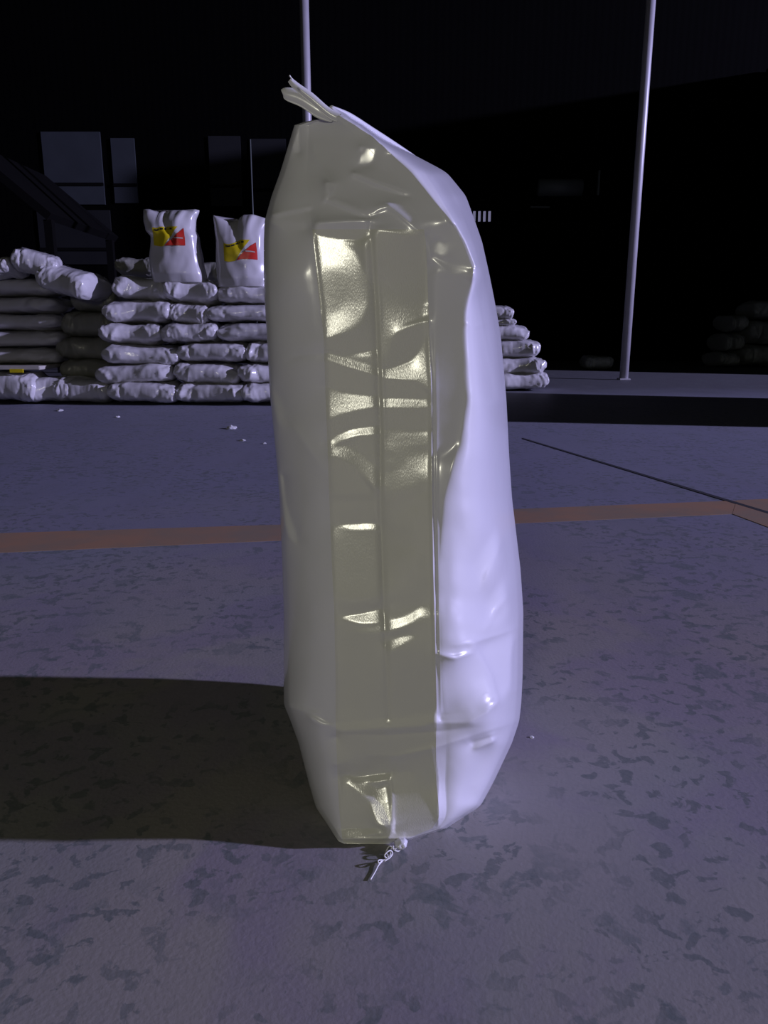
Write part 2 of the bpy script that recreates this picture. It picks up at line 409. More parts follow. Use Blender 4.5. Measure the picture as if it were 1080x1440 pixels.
# plank with a coloured sticker
M['plank'] = plain('pale_board', (.45, .43, .38), .6, 0, 12)
a = at(-60, 520, LF - .02); b = at(55, 515, LF - .02)
bm = bmesh.new(); box(bm, (a.x, LF - .02, a.z), (b.x, LF + .78, b.z), None, .004)
pk = tag(obj_bm('wooden_board', bm, M['plank']), 'thin pale board lying across the bottom sacks of the left heap', 'board')
sx = at(14, 524, LF - .03); ex = at(32, 519, LF - .03)
bm = bmesh.new(); box(bm, (sx.x, LF - .032, sx.z), (ex.x, LF - .019, ex.z)); obj_bm('yellow_tag', bm, M['yellow'], pk)

# right stack partly behind the big sack
RF = floorD(551.0)
rs = [
 (690, 775, 524, 551, 0, .6, 2, 0, 0, 'bottom white sack of the stack right of the big sack'),
 (694, 771, 502, 528, .03, .6, 5, 0, 0, 'second white sack from the floor in the stack right of the big sack'),
 (680, 763, 477, 505, .06, .6, 6, 0, 0, 'third white sack from the floor, pointed end, in the stack right of the big sack'),
 (670, 747, 456, 480, .09, .6, 7, 0, 0, 'fourth white sack from the floor in the stack right of the big sack'),
 (665, 728, 447, 460, .12, .6, 3, 0, 0, 'thin fifth white sack from the floor in the stack right of the big sack'),
 (660, 725, 428, 450, .12, .6, 0, 0, 0, 'topmost white sack of the stack right of the big sack'),
]
for (x0, x1, yt, yb, dD, dp, sd, ti, yw, lb) in rs:
    place_sack(x0, x1, yt - 1, yb + 1, RF + dD, dp, sd, lb, 'white sacks in the stack right of the big sack', ti, yw)

# dim junk heap at far right
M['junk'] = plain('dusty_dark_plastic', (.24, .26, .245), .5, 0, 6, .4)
jk = [(1048, 1110, 486, 518, 0, 0, 'dark bundle on the ground in the dim heap at the right frame edge'),
      (1012, 1046, 496, 518, -.1, 1, 'lowest small bundle at the left foot of the dim right-hand heap'),
      (1020, 1052, 468, 495, .05, 2, 'greenish bundle on the left side of the dim right-hand heap'),
      (1055, 1110, 450, 485, .1, 3, 'grey bundle in the middle of the dim right-hand heap'),
      (1030, 1055, 442, 467, .1, 4, 'small grey bundle near the top left of the dim right-hand heap'),
      (1062, 1120, 420, 449, .15, 5, 'topmost pale-edged bundle of the dim right-hand heap')]
JD = floorD(517)
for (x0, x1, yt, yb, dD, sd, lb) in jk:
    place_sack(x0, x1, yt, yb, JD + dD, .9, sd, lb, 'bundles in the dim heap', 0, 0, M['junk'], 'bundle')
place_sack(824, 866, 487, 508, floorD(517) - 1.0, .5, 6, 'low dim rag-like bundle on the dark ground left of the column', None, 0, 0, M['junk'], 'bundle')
for o_ in S.objects:
    if o_.name.startswith('bundle') and o_.location.z < .25: o_.location.z = .004

# off-frame pallet load on the right: casts the dark band across the yard
def pallet_load():
    t = bpy.data.objects.new('pallet_load', None); S.collection.objects.link(t); t.location = (4.4, 0, 0)
    tag(t, 'tall wrapped load on a pallet just outside the right edge, shading the yard', 'pallet load')
    bm = bmesh.new()
    y0, y1 = 4.95, 7.12
    for yy in (y0, (y0 + y1) / 2 - .05, y1 - .1): box(bm, (0, yy, 0), (1.1, yy + .1, .1))
    for k in range(7): box(bm, (k * .165, y0, .1), (k * .165 + .11, y1, .125))
    obj_bm('pallet', bm, M['plank'], t)
    bm = bmesh.new(); box(bm, (0, y0, .125), (1.1, y1, 1.42), None, .02); obj_bm('wrapped_goods', bm, M['sack'], t)
pallet_load()

# ---------------------------------------------------------------- upright labelled sacks
def upright_sack(x0, x1, ytop, ybot, D, seed, label, topprof, neck, labbox, lean=0.0):
    a = at(x0, ybot, D); b = at(x1, ytop, D); W = b.x - a.x; H = b.z - a.z; cx = (a.x + b.x) / 2
    t = bpy.data.objects.new('upright_sack', None); S.collection.objects.link(t); t.location = (cx, D + .14, a.z)
    tag(t, label, 'sack', 'upright labelled sacks on the centre stack')
    off = Vector((seed * 5.1, 0, 3)); dep = .15
    def lr(z):   # left/right limits at height fraction
        xs = neck; 
        for i in range(len(xs) - 1):
            if xs[i][0] <= z <= xs[i + 1][0]:
                k = (z - xs[i][0]) / (xs[i + 1][0] - xs[i][0]); k = k * k * (3 - 2 * k)
                return (xs[i][1] * (1 - k) + xs[i + 1][1] * k, xs[i][2] * (1 - k) + xs[i + 1][2] * k)
        return xs[-1][1:]
    def topz(u): 
        for i in range(len(topprof) - 1):
            if topprof[i][0] <= u <= topprof[i + 1][0]:
                k = (u - topprof[i][0]) / (topprof[i + 1][0] - topprof[i][0]); return topprof[i][1] * (1 - k) + topprof[i + 1][1] * k
        return topprof[-1][1]
    def surf(v, f, extra=0.0):
        """v angle round the sack (-pi/2..pi/2 is the front: -Y), f height fraction"""
        l, r = lr(f); sx = math.sin(v); cy = math.cos(v)
        u = math.copysign(abs(sx) ** .85, sx); x01 = (u + 1) / 2
        x = (l + (r - l) * x01 - .5) * W
        d = dep * (1 - f ** 3.0) ** .55 * (.80 + .2 * min(1, f * 8)) + .010
        y = -math.copysign(abs(cy) ** .7, cy) * d
        z = f * topz(x01) * H
        # folds running up to the top seam
        pinch = math.exp(-((x01 - .42 - .25 * (1 - f)) / .045) ** 2) * max(0, (f - .45)) * .10
        pinch += math.exp(-((x01 - .72 + .2 * (1 - f)) / .06) ** 2) * max(0, (f - .5)) * -.05
        q = Vector((x * 5, z * 3.2, 0 if cy > 0 else 4)) + off
        cr = (1 - 2 * abs(noise.noise(q))) * .016 + (1 - 2 * abs(noise.noise(q * 2.1))) * .007
        bulge = .010 * math.sin(f * 9 + seed)
        y += (pinch - cr * .8 - bulge - extra) * (1 if cy > 0 else -1) * min(1, abs(cy) * 2)
        return Vector((x, y, z))
    nu, nf = 72, 60; V = []; Fc = []
    for i in range(nf + 1):
        for j in range(nu): V.append(surf(-PI + 2 * PI * j / nu, i / nf))
    for i in range(nf):
        for j in range(nu): Fc.append((i * nu + j, i * nu + (j + 1) % nu, (i + 1) * nu + (j + 1) % nu, (i + 1) * nu + j))
    Fc.append(tuple(reversed(range(nu)))); Fc.append(tuple(range(nf * nu, (nf + 1) * nu)))
    obj_vf('sack_body', V, Fc, M['sack'], t)
    # printed label, two colour fields
    lx0, lx1, lz0, lz1 = labbox
    def patch(name, quad, mat, ex, n=14):
        V = []; Fc = []
        for i in range(n + 1):
            for j in range(n + 1):
                s_, q_ = j / n, i / n
                p = [(quad[0][k] * (1 - s_) + quad[1][k] * s_) * (1 - q_) + (quad[3][k] * (1 - s_) + quad[2][k] * s_) * q_ for k in (0, 1)]
                X = lx0 + (lx1 - lx0) * p[0]; f = lz0 + (lz1 - lz0) * p[1]
                l, r = lr(f); x01 = (X - l) / (r - l); u = 2 * x01 - 1
                sn = math.copysign(abs(u) ** (1 / .85), u); sn = max(-.97, min(.97, sn))
                V.append(surf(math.asin(sn), f, ex))
        for i in range(n):
            for j in range(n): Fc.append((i * (n + 1) + j, i * (n + 1) + j + 1, (i + 1) * (n + 1) + j + 1, (i + 1) * (n + 1) + j))
        return obj_vf(name, V, Fc, mat, t)
    yl = patch('yellow_label', [(0, 0), (.34, 0), (.80, 1), (0, 1)], M['yellow'], .004)
    rd = patch('red_label', [(.36, 0), (1, 0), (1, .40), (.97, .93)], M['red'], .004)
    rd.data.name = 'red_label'
    for k, (u0, u1) in enumerate(((.06, .20), (.24, .34), (.38, .50), (.54, .62))):
        o = patch('printed_mark', [(u0, .84), (u1, .84), (u1, .93), (u0, .93)], M['ink'], .0055, 3); o.parent = yl
    o = patch('printed_line', [(.66, .38), (.94, .36), (.94, .42), (.66, .44)], M['plank'], .0055, 4); o.parent = rd
    return t
upright_sack(202, 281, 291, 397, CF + .22, 1, 'upright white sack with yellow and red label, left one on the centre stack',
             [(0, 1.0), (.12, 1.0), (.30, .955), (.36, .985), (.8, .985), (.93, 1.0), (1, .99)],
             [(0, .10, 1.0), (.30, .06, .95), (.62, .11, .90), (.72, .03, .86), (.85, .0, .86), (1, .0, .93)],
             (.20, .73, .50, .755))
upright_sack(300, 374, 299, 403, CF + .22, 2, 'upright white sack with yellow and red label, right one next to the big sack',
             [(0, 1.0), (.10, .97), (.30, .90), (.42, .93), (.55, 1.0), (.75, 1.0), (.97, .95), (1, .95)],
             [(0, .04, .98), (.35, .02, .97), (.65, .04, .93), (.8, .02, .95), (1, .0, 1.0)],
             (.225, .82, .375, .635))

# litter on the floor
rnd = random.Random(5)
M['scrap'] = plain('white_scrap', (.6, .6, .62), .5)
def scrap(px, py, r, sd, label):
    g = ground(px, py); bm = bmesh.new(); bmesh.ops.create_icosphere(bm, subdivisions=2, radius=r)
    for v in bm.verts:
        v.co *= 1 + .6 * noise.noise(v.co * (1.3 / r) + Vector((sd, 0, 0))); v.co.z = max(-r * .2, v.co.z * .45)
    o = obj_bm('plastic_scrap', bm, M['scrap'], None, False); o.location = (g.x, g.y, r * .2); tag(o, label, 'scrap')
scrap(325, 603, .035, 1, 'largest white plastic scrap on the floor in front of the centre stack')
scrap(341, 620, .018, 2, 'flat white scrap on the floor nearer than the largest one')
scrap(372, 624, .012, 3, 'tiny white speck on the floor beside the big sack')
scrap(84, 578, .025, 4, 'small scrap on the floor in front of the left heap')
scrap(165, 587, .018, 5, 'small scrap on the floor in front of the left end of the centre stack')
scrap(748, 1037, .0035, 6, 'tiny white fleck on the floor right of the big sack')

# ---------------------------------------------------------------- the big sack
H0, H1, X0, X1 = 140, 1200, 350, 750
ny, nx = H1 - H0, X1 - X0
YY, XX = np.mgrid[H0:H1, X0:X1].astype(float)
GX = np.zeros((ny, nx)); GY = np.zeros((ny, nx)); ED = np.zeros((ny, nx))
K = 0.00081
def blur(A, s):
    fy = np.fft.fftfreq(A.shape[0])[:, None]; fx = np.fft.fftfreq(A.shape[1])[None]
    return np.real(np.fft.ifft2(np.fft.fft2(A) * np.exp(-2 * PI ** 2 * s * s * (fx ** 2 + fy ** 2))))
def inside(poly):
    r = np.zeros((ny, nx), bool); n = len(poly)
    for i in range(n):
        x1, y1 = poly[i]; x2, y2 = poly[(i + 1) % n]
        if y1 == y2: continue
        c = ((y1 > YY) != (y2 > YY)) & (XX < (x2 - x1) * (YY - y1) / (y2 - y1) + x1); r ^= c
    return r
def patch(poly, ax, ay, s=3):
    """tilt the film inside the outline: ax degrees to the right, ay degrees upward"""
    global GX, GY
    m = blur(inside(poly).astype(float), s)
    GX += m * math.tan(math.radians(ax)) * K; GY += -m * math.tan(math.radians(ay)) * K
def pdist(poly):
    best = np.full((ny, nx), 1e9)
    tot = sum(math.dist(poly[i], poly[i + 1]) for i in range(len(poly) - 1)); acc = 0; tt = np.zeros((ny, nx))
    for i in range(len(poly) - 1):
        (x1, y1), (x2, y2) = poly[i], poly[i + 1]; L = math.dist(poly[i], poly[i + 1])
        t = np.clip(((XX - x1) * (x2 - x1) + (YY - y1) * (y2 - y1)) / L ** 2, 0, 1)
        d = np.hypot(XX - x1 - t * (x2 - x1), YY - y1 - t * (y2 - y1))
        c = d < best; best = np.where(c, d, best); tt = np.where(c, (acc + t * L) / tot, tt); acc += L
    return best, tt
ES = np.zeros((ny, nx))
def seam(poly, amp, wd, taper=True):
    global ED, ES
    keep = ED; ED = np.zeros((ny, nx)); ridge(poly, amp, wd, taper); ES = ES + ED; ED = keep
def ridge(poly, amp, wd, taper=True):
    """amp in mm towards the viewer"""
    global ED
    d, t = pdist(poly)
    a = np.sin(PI * np.clip(t * .9 + .05, 0, 1)) ** .5 if taper else 1
    ED -= amp * .001 * a * np.exp(-(np.sqrt(d * d + 1.2) - 1.1) / wd)

# base form: photo rows -> limits (px) and depths (m)
#       py    L    A    C    B    T    R     DL    DA    DC    DB    DT    DR
TAB = [(151, 462, 463, 464, 465, 466, 470, .940, .940, .940, .940, .940, .945),
       (160, 461, 463, 466, 469, 473, 487, .942, .941, .941, .941, .941, .965),
       (166, 452, 458, 466, 474, 482, 496, .952, .948, .944, .941, .938, .980),
       (172, 426, 442, 464, 480, 492, 506, .970, .958, .948, .940, .936, .995),
       (176, 414, 434, 464, 484, 499, 512, .975, .962, .949, .939, .934, 1.00),
       (196, 408, 434, 474, 508, 527, 541, .985, .961, .944, .930, .923, 1.06),
       (242, 394, 432, 494, 548, 578, 628, .990, .946, .924, .904, .897, 1.20),
       (275, 382, 433, 505, 570, 605, 655, .990, .931, .908, .886, .881, 1.28),
       (311, 372, 438, 516, 594, 634, 668, .990, .917, .894, .873, .866, 1.29),
       (340, 371, 441, 521, 599, 650, 678, .985, .905, .885, .868, .860, 1.27),
       (385, 371, 445, 525, 601, 666, 688, .972, .888, .876, .867, .864, 1.24),
       (420, 372, 449, 528, 602, 652, 695, .972, .887, .876, .866, .861, 1.22),
       (470, 375, 455, 531, 604, 648, 704, .972, .886, .876, .866, .861, 1.20),
       (560, 380, 458, 534, 607, 652, 712, .974, .886, .876, .865, .860, 1.17),
       (640, 388, 461, 535, 607, 640, 716, .976, .886, .876, .865, .860, 1.16),
       (700, 393, 463, 536, 608, 624, 720, .978, .885, .874, .863, .860, 1.16),
       (800, 397, 467, 538, 609, 618, 732, .980, .882, .870, .858, .857, 1.16),
       (860, 399, 470, 541, 611, 620, 736, .982, .879, .866, .854, .853, 1.16),
       (950, 399, 472, 544, 613, 622, 735, .984, .872, .859, .848, .847, 1.13),
       (990, 399, 472, 545, 614, 625, 733, .985, .868, .855, .845, .844, 1.10),
       (1015, 409, 472, 545, 614, 628, 730, .980, .866, .853, .845, .846, 1.08),
       (1045, 420, 473, 546, 613, 628, 720, .975, .872, .860, .857, .860, 1.05),
       (1100, 434, 475, 548, 614, 626, 694, .962, .882, .868, .870, .877, .995),
       (1135, 444, 477, 549, 617, 628, 675, .948, .886, .872, .876, .884, .955),
       (1150, 454, 478, 550, 618, 627, 650, .930, .886, .873, .880, .886, .932),
       (1165, 464, 480, 550, 608, 616, 627, .906, .886, .874, .884, .888, .908),
       (1176, 471, 481, 548, 580, 586, 592, .889, .882, .876, .882, .884, .889),
       (1183, 476, 482, 530, 558, 564, 570, .880, .878, .875, .877, .878, .880),
       (1187, 484, 490, 515, 535, 540, 548, .874, .874, .873, .873, .873, .874)]
T = np.array(TAB, float)
rows = np.concatenate([np.arange(151, 260, 1.0), np.arange(260, 1150, 1.6), np.arange(1150, 1187.5, 1.0)])
def col(k, sm):
    v = np.interp(np.arange(140, 1200), T[:, 0], T[:, k])
    if sm:
        kk = np.exp(-.5 * (np.arange(-30, 31) / sm) ** 2); kk /= kk.sum()
        vp = np.pad(v, 30, mode='edge'); vs = np.convolve(vp, kk, mode='valid')
        yy = np.arange(140, 1200); wt = np.clip(np.minimum((yy - 176) / 20.0, (1165 - yy) / 20.0), 0, 1)
        v = v * (1 - wt) + vs * wt
    return np.interp(rows, np.arange(140, 1200), v)
cL, cA, cC, cB, cT, cR = [col(k, s_) for k, s_ in zip(range(1, 7), (3, 6, 6, 6, 5, 4))]
dL, dA, dC, dB, dT, dR = [col(k, 9) for k in range(7, 13)]
nseg = (26, 40, 40, 18, 44)
PX = []; DD = []; SEG = []
def herm(t, a, b, ma, mb):
    return (2 * t ** 3 - 3 * t ** 2 + 1) * a + (t ** 3 - 2 * t ** 2 + t) * ma + (-2 * t ** 3 + 3 * t ** 2) * b + (t ** 3 - t ** 2) * mb
for s_, (xa, xb) in enumerate(((cL, cA), (cA, cC), (cC, cB), (cB, cT), (cT, cR))):
    n = nseg[s_]; ts = np.arange(n + (1 if s_ == 4 else 0)) / n
    for t in ts:
        if s_ == 0:
            tt = 1 - (1 - t) ** 1.0; q = 1 - t
            x = xa + (xb - xa) * (1 - (1 - t ** 1.6))
            q = 1 - t ** 1.6
            g = .22 * q ** 1.5 + .78 * (1 - np.sqrt(np.maximum(0, 1 - q ** 2)))
            D = dA + (dL - dA) * g
        elif s_ == 4:
            p = 1 - (1 - t) ** 1.6; x = xa + (xb - xa) * p
            g = .03 * p + .20 * p ** 2 + .22 * p ** 4 + .55 * (1 - np.sqrt(np.maximum(0, 1 - p ** 2)))
            D = dT + (dR - dT) * g
        else:
            x = xa + (xb - xa) * t
            a, b = ((dA, dC), (dC, dB), (dB, dT))[s_ - 1]
            D = a + (b - a) * t
        PX.append(x); DD.append(D); SEG.append(s_)
PX = np.array(PX).T; DD = np.array(DD).T                      # rows x cols
PY = np.repeat(rows[:, None], PX.shape[1], 1)
# base form resampled on the photo-row grid, and the slopes that would mirror the warm lamp
yy_ = np.arange(H0, H1)
BI = np.zeros((ny, nx))
tmp = np.array([np.interp(np.arange(X0, X1), PX[i], DD[i]) for i in range(len(rows))])
for j in range(nx): BI[:, j] = np.interp(yy_, rows, tmp[:, j])
BGX = np.gradient(BI, axis=1); BGY = np.gradient(BI, axis=0)
b0 = (720 - YY) / F; t0_ = BI / (math.cos(TH) + b0 * math.sin(TH))
P0 = np.stack([(XX - 540) / F * t0_, BI, CH + t0_ * (-math.sin(TH) + b0 * math.cos(TH))], -1)
Vv = np.array([0, 0, CH]) - P0; Vv /= np.linalg.norm(Vv, axis=-1, keepdims=True)
Lv = np.array(tuple(alo.location)) - P0; Lv /= np.linalg.norm(Lv, axis=-1, keepdims=True)
Hh = Vv + Lv
# a surface P(px,py) = C + D*dir(px,py); normal n gives dD/dp = -D n.dir_p / n.dir
dirv = (P0 - np.array([0, 0, CH])) / BI[..., None]
dpx = np.gradient(dirv, axis=1); dpy = np.gradient(dirv, axis=0)
nd = (Hh * dirv).sum(-1)
SGX = -BI * (Hh * dpx).sum(-1) / nd; SGY = -BI * (Hh * dpy).sum(-1) / nd
WM = np.zeros((ny, nx)); TGX = np.zeros((ny, nx)); TGY = np.zeros((ny, nx))
def face(poly, dx, dy, s=2, k=1.0):
    """set the film inside the outline to the mirror slope turned by dx degrees right and dy degrees down"""
    global WM, TGX, TGY
    m = np.clip(blur(inside(poly).astype(float), s), 0, 1) * min(k, 1.0)
    ax = SGX + math.tan(math.radians(dx)) * K; ay = SGY + math.tan(math.radians(dy)) * K
    ax = BGX + (ax - BGX) * k; ay = BGY + (ay - BGY) * k
    TGX = TGX * (1 - m) + ax * m; TGY = TGY * (1 - m) + ay * m; WM = np.maximum(WM, m)
def shine(poly, k, s=2): face(poly, 0, 0, s, k)
def turn(poly, k, ky=0.0, s=4):
    """on the flank: flatten the fall-away by the share k and tip it by ky"""
    global GX, GY
    m = blur(inside(poly).astype(float), s)
    GX += -m * k * np.clip(BGX, 0, .006); GY += m * math.tan(math.radians(ky)) * K * 4
CAP = np.full((ny, nx), .95); CW = np.zeros((ny, nx))
def cap(poly, c, s=2):
    """the flood lamp may graze the film inside the outline by at most the cosine c"""
    global CAP, CW
    m = np.clip(blur(inside(poly).astype(float), s), 0, 1)
    CAP = np.where(m > .5, c, CAP); CW = np.maximum(CW, m)
cap([(465, 160), (480, 166), (522, 190), (576, 240), (632, 311), (666, 378), (654, 405), (646, 440), (650, 540), (652, 600), (638, 640), (616, 690), (609, 760),
     (610, 900), (612, 1000), (612, 1040), (560, 1062), (480, 1068), (548, 1090), (548, 1180), (480, 1182), (440, 1140), (402, 1010), (402, 900), (376, 480), (376, 310), (416, 180)], -.03, 1.5)
cap([(474, 1082), (550, 1082), (550, 1175), (474, 1170)], .07, 2)
cap([(555, 1066), (612, 1052), (616, 1090), (617, 1162), (556, 1172), (552, 1090)], .05, 2)
cap([(612, 690), (628, 690), (634, 760), (632, 890), (612, 890)], .45, 3)
cap([(620, 936), (668, 924), (690, 975), (660, 998), (620, 1002)], .72, 3)
#@@FEATURES
# --- gusset panel, left half (shine = facet that mirrors the warm lamp)
shine([(442, 330), (450, 330), (460, 472), (453, 473)], .9, 1.2)
face([(448, 332), (476, 336), (500, 356), (516, 390), (517, 425), (503, 455), (460, 474)], 0, .5, 3)
face([(460, 376), (478, 380), (489, 400), (488, 420), (478, 436), (464, 440)], 1.5, 5.5, 5)
face([(446, 316), (520, 312), (519, 334), (480, 334), (448, 328)], 4, 16, 2)
face([(516, 335), (524, 335), (530, 490), (505, 494), (458, 490), (458, 478), (505, 466), (520, 425), (516, 380)], 7, 12, 2)
patch([(456, 478), (530, 478), (531, 514), (458, 494)], 2, -9, 4)
shine([(457, 496), (480, 503), (532, 519), (532, 527), (480, 514), (458, 502)], 1.3, 1.3)
face([(458, 507), (532, 532), (530, 556), (480, 550), (458, 540)], 4, 13, 2)
shine([(456, 542), (480, 552), (530, 563), (530, 568), (490, 576), (470, 583), (458, 592)], .85, 2.5)
face([(460, 595), (530, 574), (532, 597), (490, 600), (462, 618)], 4, 13, 2)
shine([(462, 624), (476, 612), (496, 604), (532, 601), (533, 608), (504, 610), (480, 618), (466, 630)], 1.2, 1.5)


face([(464, 640), (496, 655), (520, 690), (466, 692)], 5, 15, 2)
shine([(466, 630), (486, 628), (506, 640), (524, 656), (533, 674), (533, 688), (522, 678), (506, 662), (488, 646)], .95, 2)
patch([(466, 690), (528, 694), (528, 704), (466, 704)], 0, -12, 3)
shine([(484, 739), (531, 737), (531, 743), (492, 744)], 1.1, 1.3)

face([(482, 750), (533, 750), (535, 830), (480, 838)], 2, 7, 7)
shine([(486, 868), (510, 866), (536, 857), (539, 872), (510, 876)], 1.2, 2)
shine([(500, 884), (540, 881), (540, 888), (505, 888)], .6, 2)
# --- right half
face([(526, 324), (596, 342), (600, 448), (575, 428), (550, 400), (532, 376)], 14, 16, 3)
shine([(530, 388), (540, 396), (556, 412), (575, 430), (592, 446), (568, 450), (552, 462), (545, 490), (538, 520), (534, 470)], .8, 3)
shine([(522, 318), (526, 318), (533, 385), (536, 480), (531, 430)], .6, 1.5)
face([(552, 475), (600, 452), (598, 476), (578, 505), (544, 518)], 8, 12, 3)
shine([(603, 470), (607, 548), (590, 532), (565, 527), (538, 529), (538, 523), (560, 521), (580, 512), (594, 494)], 1.1, 2.5)
face([(536, 534), (580, 538), (602, 558), (536, 558)], 4, 12, 2)
shine([(536, 563), (604, 567), (604, 572), (536, 569)], .8, 1.8)
face([(538, 575), (604, 578), (604, 604), (538, 600)], 4, 11, 2)
shine([(540, 612), (604, 614), (602, 624), (542, 620)], .55, 2.5)
shine([(545, 668), (562, 664), (564, 686), (548, 688)], .35, 3)
shine([(541, 876), (566, 872), (584, 862), (594, 852), (590, 864), (566, 880), (541, 886)], 1.1, 2)
shine([(546, 908), (556, 898), (582, 894), (562, 906), (548, 916)], 1.0, 2)
patch([(548, 925), (606, 925), (600, 1005), (548, 1005)], 2, -6, 9)
face([(613, 385), (660, 398), (648, 440), (650, 560), (640, 620), (617, 640)], 9, 12, 4)
face([(620, 312), (634, 330), (646, 372), (634, 366)], 6, 10, 4)
# --- seams
seam([(440, 325), (452, 430), (457, 540), (461, 640), (466, 800), (472, 960), (472, 1012)], 1.3, 2.2, False)
seam([(520, 305), (528, 430), (532, 525), (535, 600), (535, 700), (540, 860), (543, 925), (546, 1010)], -3.0, 3.0)
seam([(527, 330), (533, 430), (537, 525), (540, 600), (540, 700)], 1.2, 2.0)
seam([(600, 430), (606, 540), (607, 700), (610, 860), (614, 1000)], 1.8, 1.8)
seam([(603, 350), (612, 540), (614, 700), (617, 860), (620, 1000)], 1.0, 1.6)
seam([(606, 360), (609, 540), (611, 700), (614, 860)], -1.2, 1.6)
# --- top end
ridge([(372, 306), (400, 301), (440, 293)], 2.5, 7)
ridge([(374, 310), (405, 316), (438, 322)], 1.2, 5)
patch([(376, 309), (438, 296), (434, 318), (400, 314)], -4, -12, 2)
shine([(380, 304), (438, 292), (438, 295), (392, 304)], 1.0, 1)
shine([(380, 311), (428, 316), (434, 322), (400, 318)], .7, 2)
shine([(414, 180), (420, 180), (419, 215), (412, 205)], .9, 1)
patch([(418, 182), (436, 200), (444, 262), (430, 250), (418, 215)], -10, -8, 4)
ridge([(440, 200), (441, 215), (462, 250), (462, 270)], 1.6, 6)
patch([(444, 200), (470, 196), (480, 240), (464, 270), (446, 230)], 2, -6, 5)
shine([(459, 258), (464, 258), (466, 278), (456, 286), (460, 274)], 1.0, .8)
seam([(461, 258), (463, 272), (456, 283)], 2.0, 5)
seam([(460, 281), (490, 292), (516, 303)], 2.4, 7)
shine([(464, 280), (492, 289), (516, 300), (512, 305), (488, 296), (462, 284)], 1.0, 1)
patch([(464, 288), (500, 300), (516, 308), (470, 316), (446, 318)], -2, -8, 4)
seam([(516, 305), (532, 294), (546, 290), (565, 305), (590, 326)], 2.2, 6)
shine([(544, 289), (551, 290), (592, 323), (586, 328)], 1.0, 1)
shine([(510, 306), (530, 292), (548, 288), (534, 299)], .8, 1.2)
seam([(498, 245), (530, 258), (560, 270), (576, 273)], 1.6, 5)
shine([(496, 243), (530, 255), (577, 270), (576, 276), (528, 263), (498, 249)], 1.0, 1)
shine([(555, 215), (600, 270), (618, 300), (600, 300), (570, 262), (545, 230)], .45, 5)
shine([(507, 226), (513, 210), (526, 212), (523, 226), (511, 232)], 1.0, 2.2)
shine([(507, 206), (513, 209), (510, 215), (506, 211)], .9, 1)
patch([(445, 188), (500, 182), (505, 196), (450, 200)], -3, 10, 5)
seam([(598, 330), (604, 356), (604, 362), (628, 380)], 1.5, 5)
shine([(599, 331), (604, 331), (608, 360), (603, 360)], 1.0, 1)
shine([(614, 340), (628, 342), (630, 358), (616, 356)], .9, 3)
shine([(606, 360), (630, 372), (650, 382), (646, 386), (624, 378), (604, 368)], .7, 1.5)
patch([(606, 372), (662, 384), (652, 404), (610, 400)], -7, -10, 4)
ridge([(579, 243), (610, 282), (634, 311), (652, 345), (669, 379)], 1.0, 3.0)
ridge([(594, 236), (622, 284), (655, 338)], 7.0, 4)
ridge([(628, 246), (650, 300), (668, 350), (680, 390)], 9, 5)
turn([(592, 240), (606, 244), (644, 312), (634, 306)], .75, 0, 2.5)
turn([(625, 250), (634, 254), (662, 310), (654, 306)], .8, 0, 2.5)
turn([(656, 310), (664, 312), (684, 390), (676, 386)], .75, 0, 3)
turn([(676, 400), (690, 400), (702, 560), (694, 560)], .5, 0, 5)
turn([(640, 700), (665, 690), (672, 770), (650, 790)], .4, 0, 8)
shine([(636, 318), (640, 318), (654, 342), (668, 376), (664, 378), (648, 346)], .9, 1)
ridge([(670, 381), (658, 398), (648, 410)], 1.5, 4)
patch([(648, 410), (670, 384), (684, 448), (656, 452)], 10, 0, 3)
ridge([(648, 452), (668, 460), (690, 452)], 2.4, 5)
patch([(652, 456), (690, 456), (686, 500), (664, 520)], 8, 5, 5)
patch([(642, 470), (656, 470), (664, 545), (650, 600), (640, 560)], -8, 0, 4)
patch([(646, 520), (668, 535), (656, 590), (644, 620)], -14, 0, 6)
ridge([(668, 400), (678, 450), (690, 520)], 4, 6)
# --- left side
patch([(386, 510), (425, 505), (452, 500), (452, 530), (400, 545)], -2, -8, 8)
ridge([(376, 520), (395, 575), (430, 625), (462, 668)], 3, 10)
ridge([(400, 510), (420, 500), (452, 498)], -2, 9)
shine([(380, 545), (386, 552), (400, 590), (408, 600), (392, 590)], .45, 3)
patch([(415, 545), (452, 560), (456, 640), (430, 610)], 0, 8, 8)
ridge([(392, 660), (398, 715), (415, 762), (428, 740)], 2, 4)
shine([(391, 665), (396, 670), (400, 710), (418, 762), (410, 756), (396, 715)], .7, 1.6)
# --- lower folds
ridge([(400, 991), (420, 994), (445, 1003), (470, 1018)], 4.0, 8)
ridge([(435, 1006), (460, 1018), (480, 1024)], 2.5, 4)
shine([(404, 992), (440, 996), (452, 1000), (430, 998)], .7, 1.5)
shine([(436, 1006), (450, 1010), (464, 1018), (452, 1016)], 1.2, 1.5)
ridge([(470, 1022), (530, 1018), (600, 1016), (665, 1017)], 4.0, 8)
shine([(470, 1020), (530, 1014), (600, 1012), (600, 1018), (530, 1022), (480, 1026)], .65, 2)
ridge([(476, 1032), (540, 1034), (620, 1028), (670, 1022)], -3.0, 6)
ridge([(520, 1062), (560, 1063), (610, 1052), (660, 1036), (728, 1014)], 4.0, 7)
seam([(475, 1040), (473, 1060), (478, 1100), (480, 1160)], 1.0, 2)
shine([(471, 1038), (474, 1038), (475, 1075), (472, 1075)], 1.0, .8)
seam([(606, 1050), (612, 1090), (617, 1160)], .9, 2.5)
seam([(548, 1085), (551, 1120), (552, 1170)], 1.0, 2)
shine([(549, 1086), (552, 1086), (554, 1160), (551, 1160)], .8, .9)
shine([(483, 1090), (500, 1094), (546, 1088), (548, 1095), (520, 1099), (500, 1100)], 1.3, 1.5)
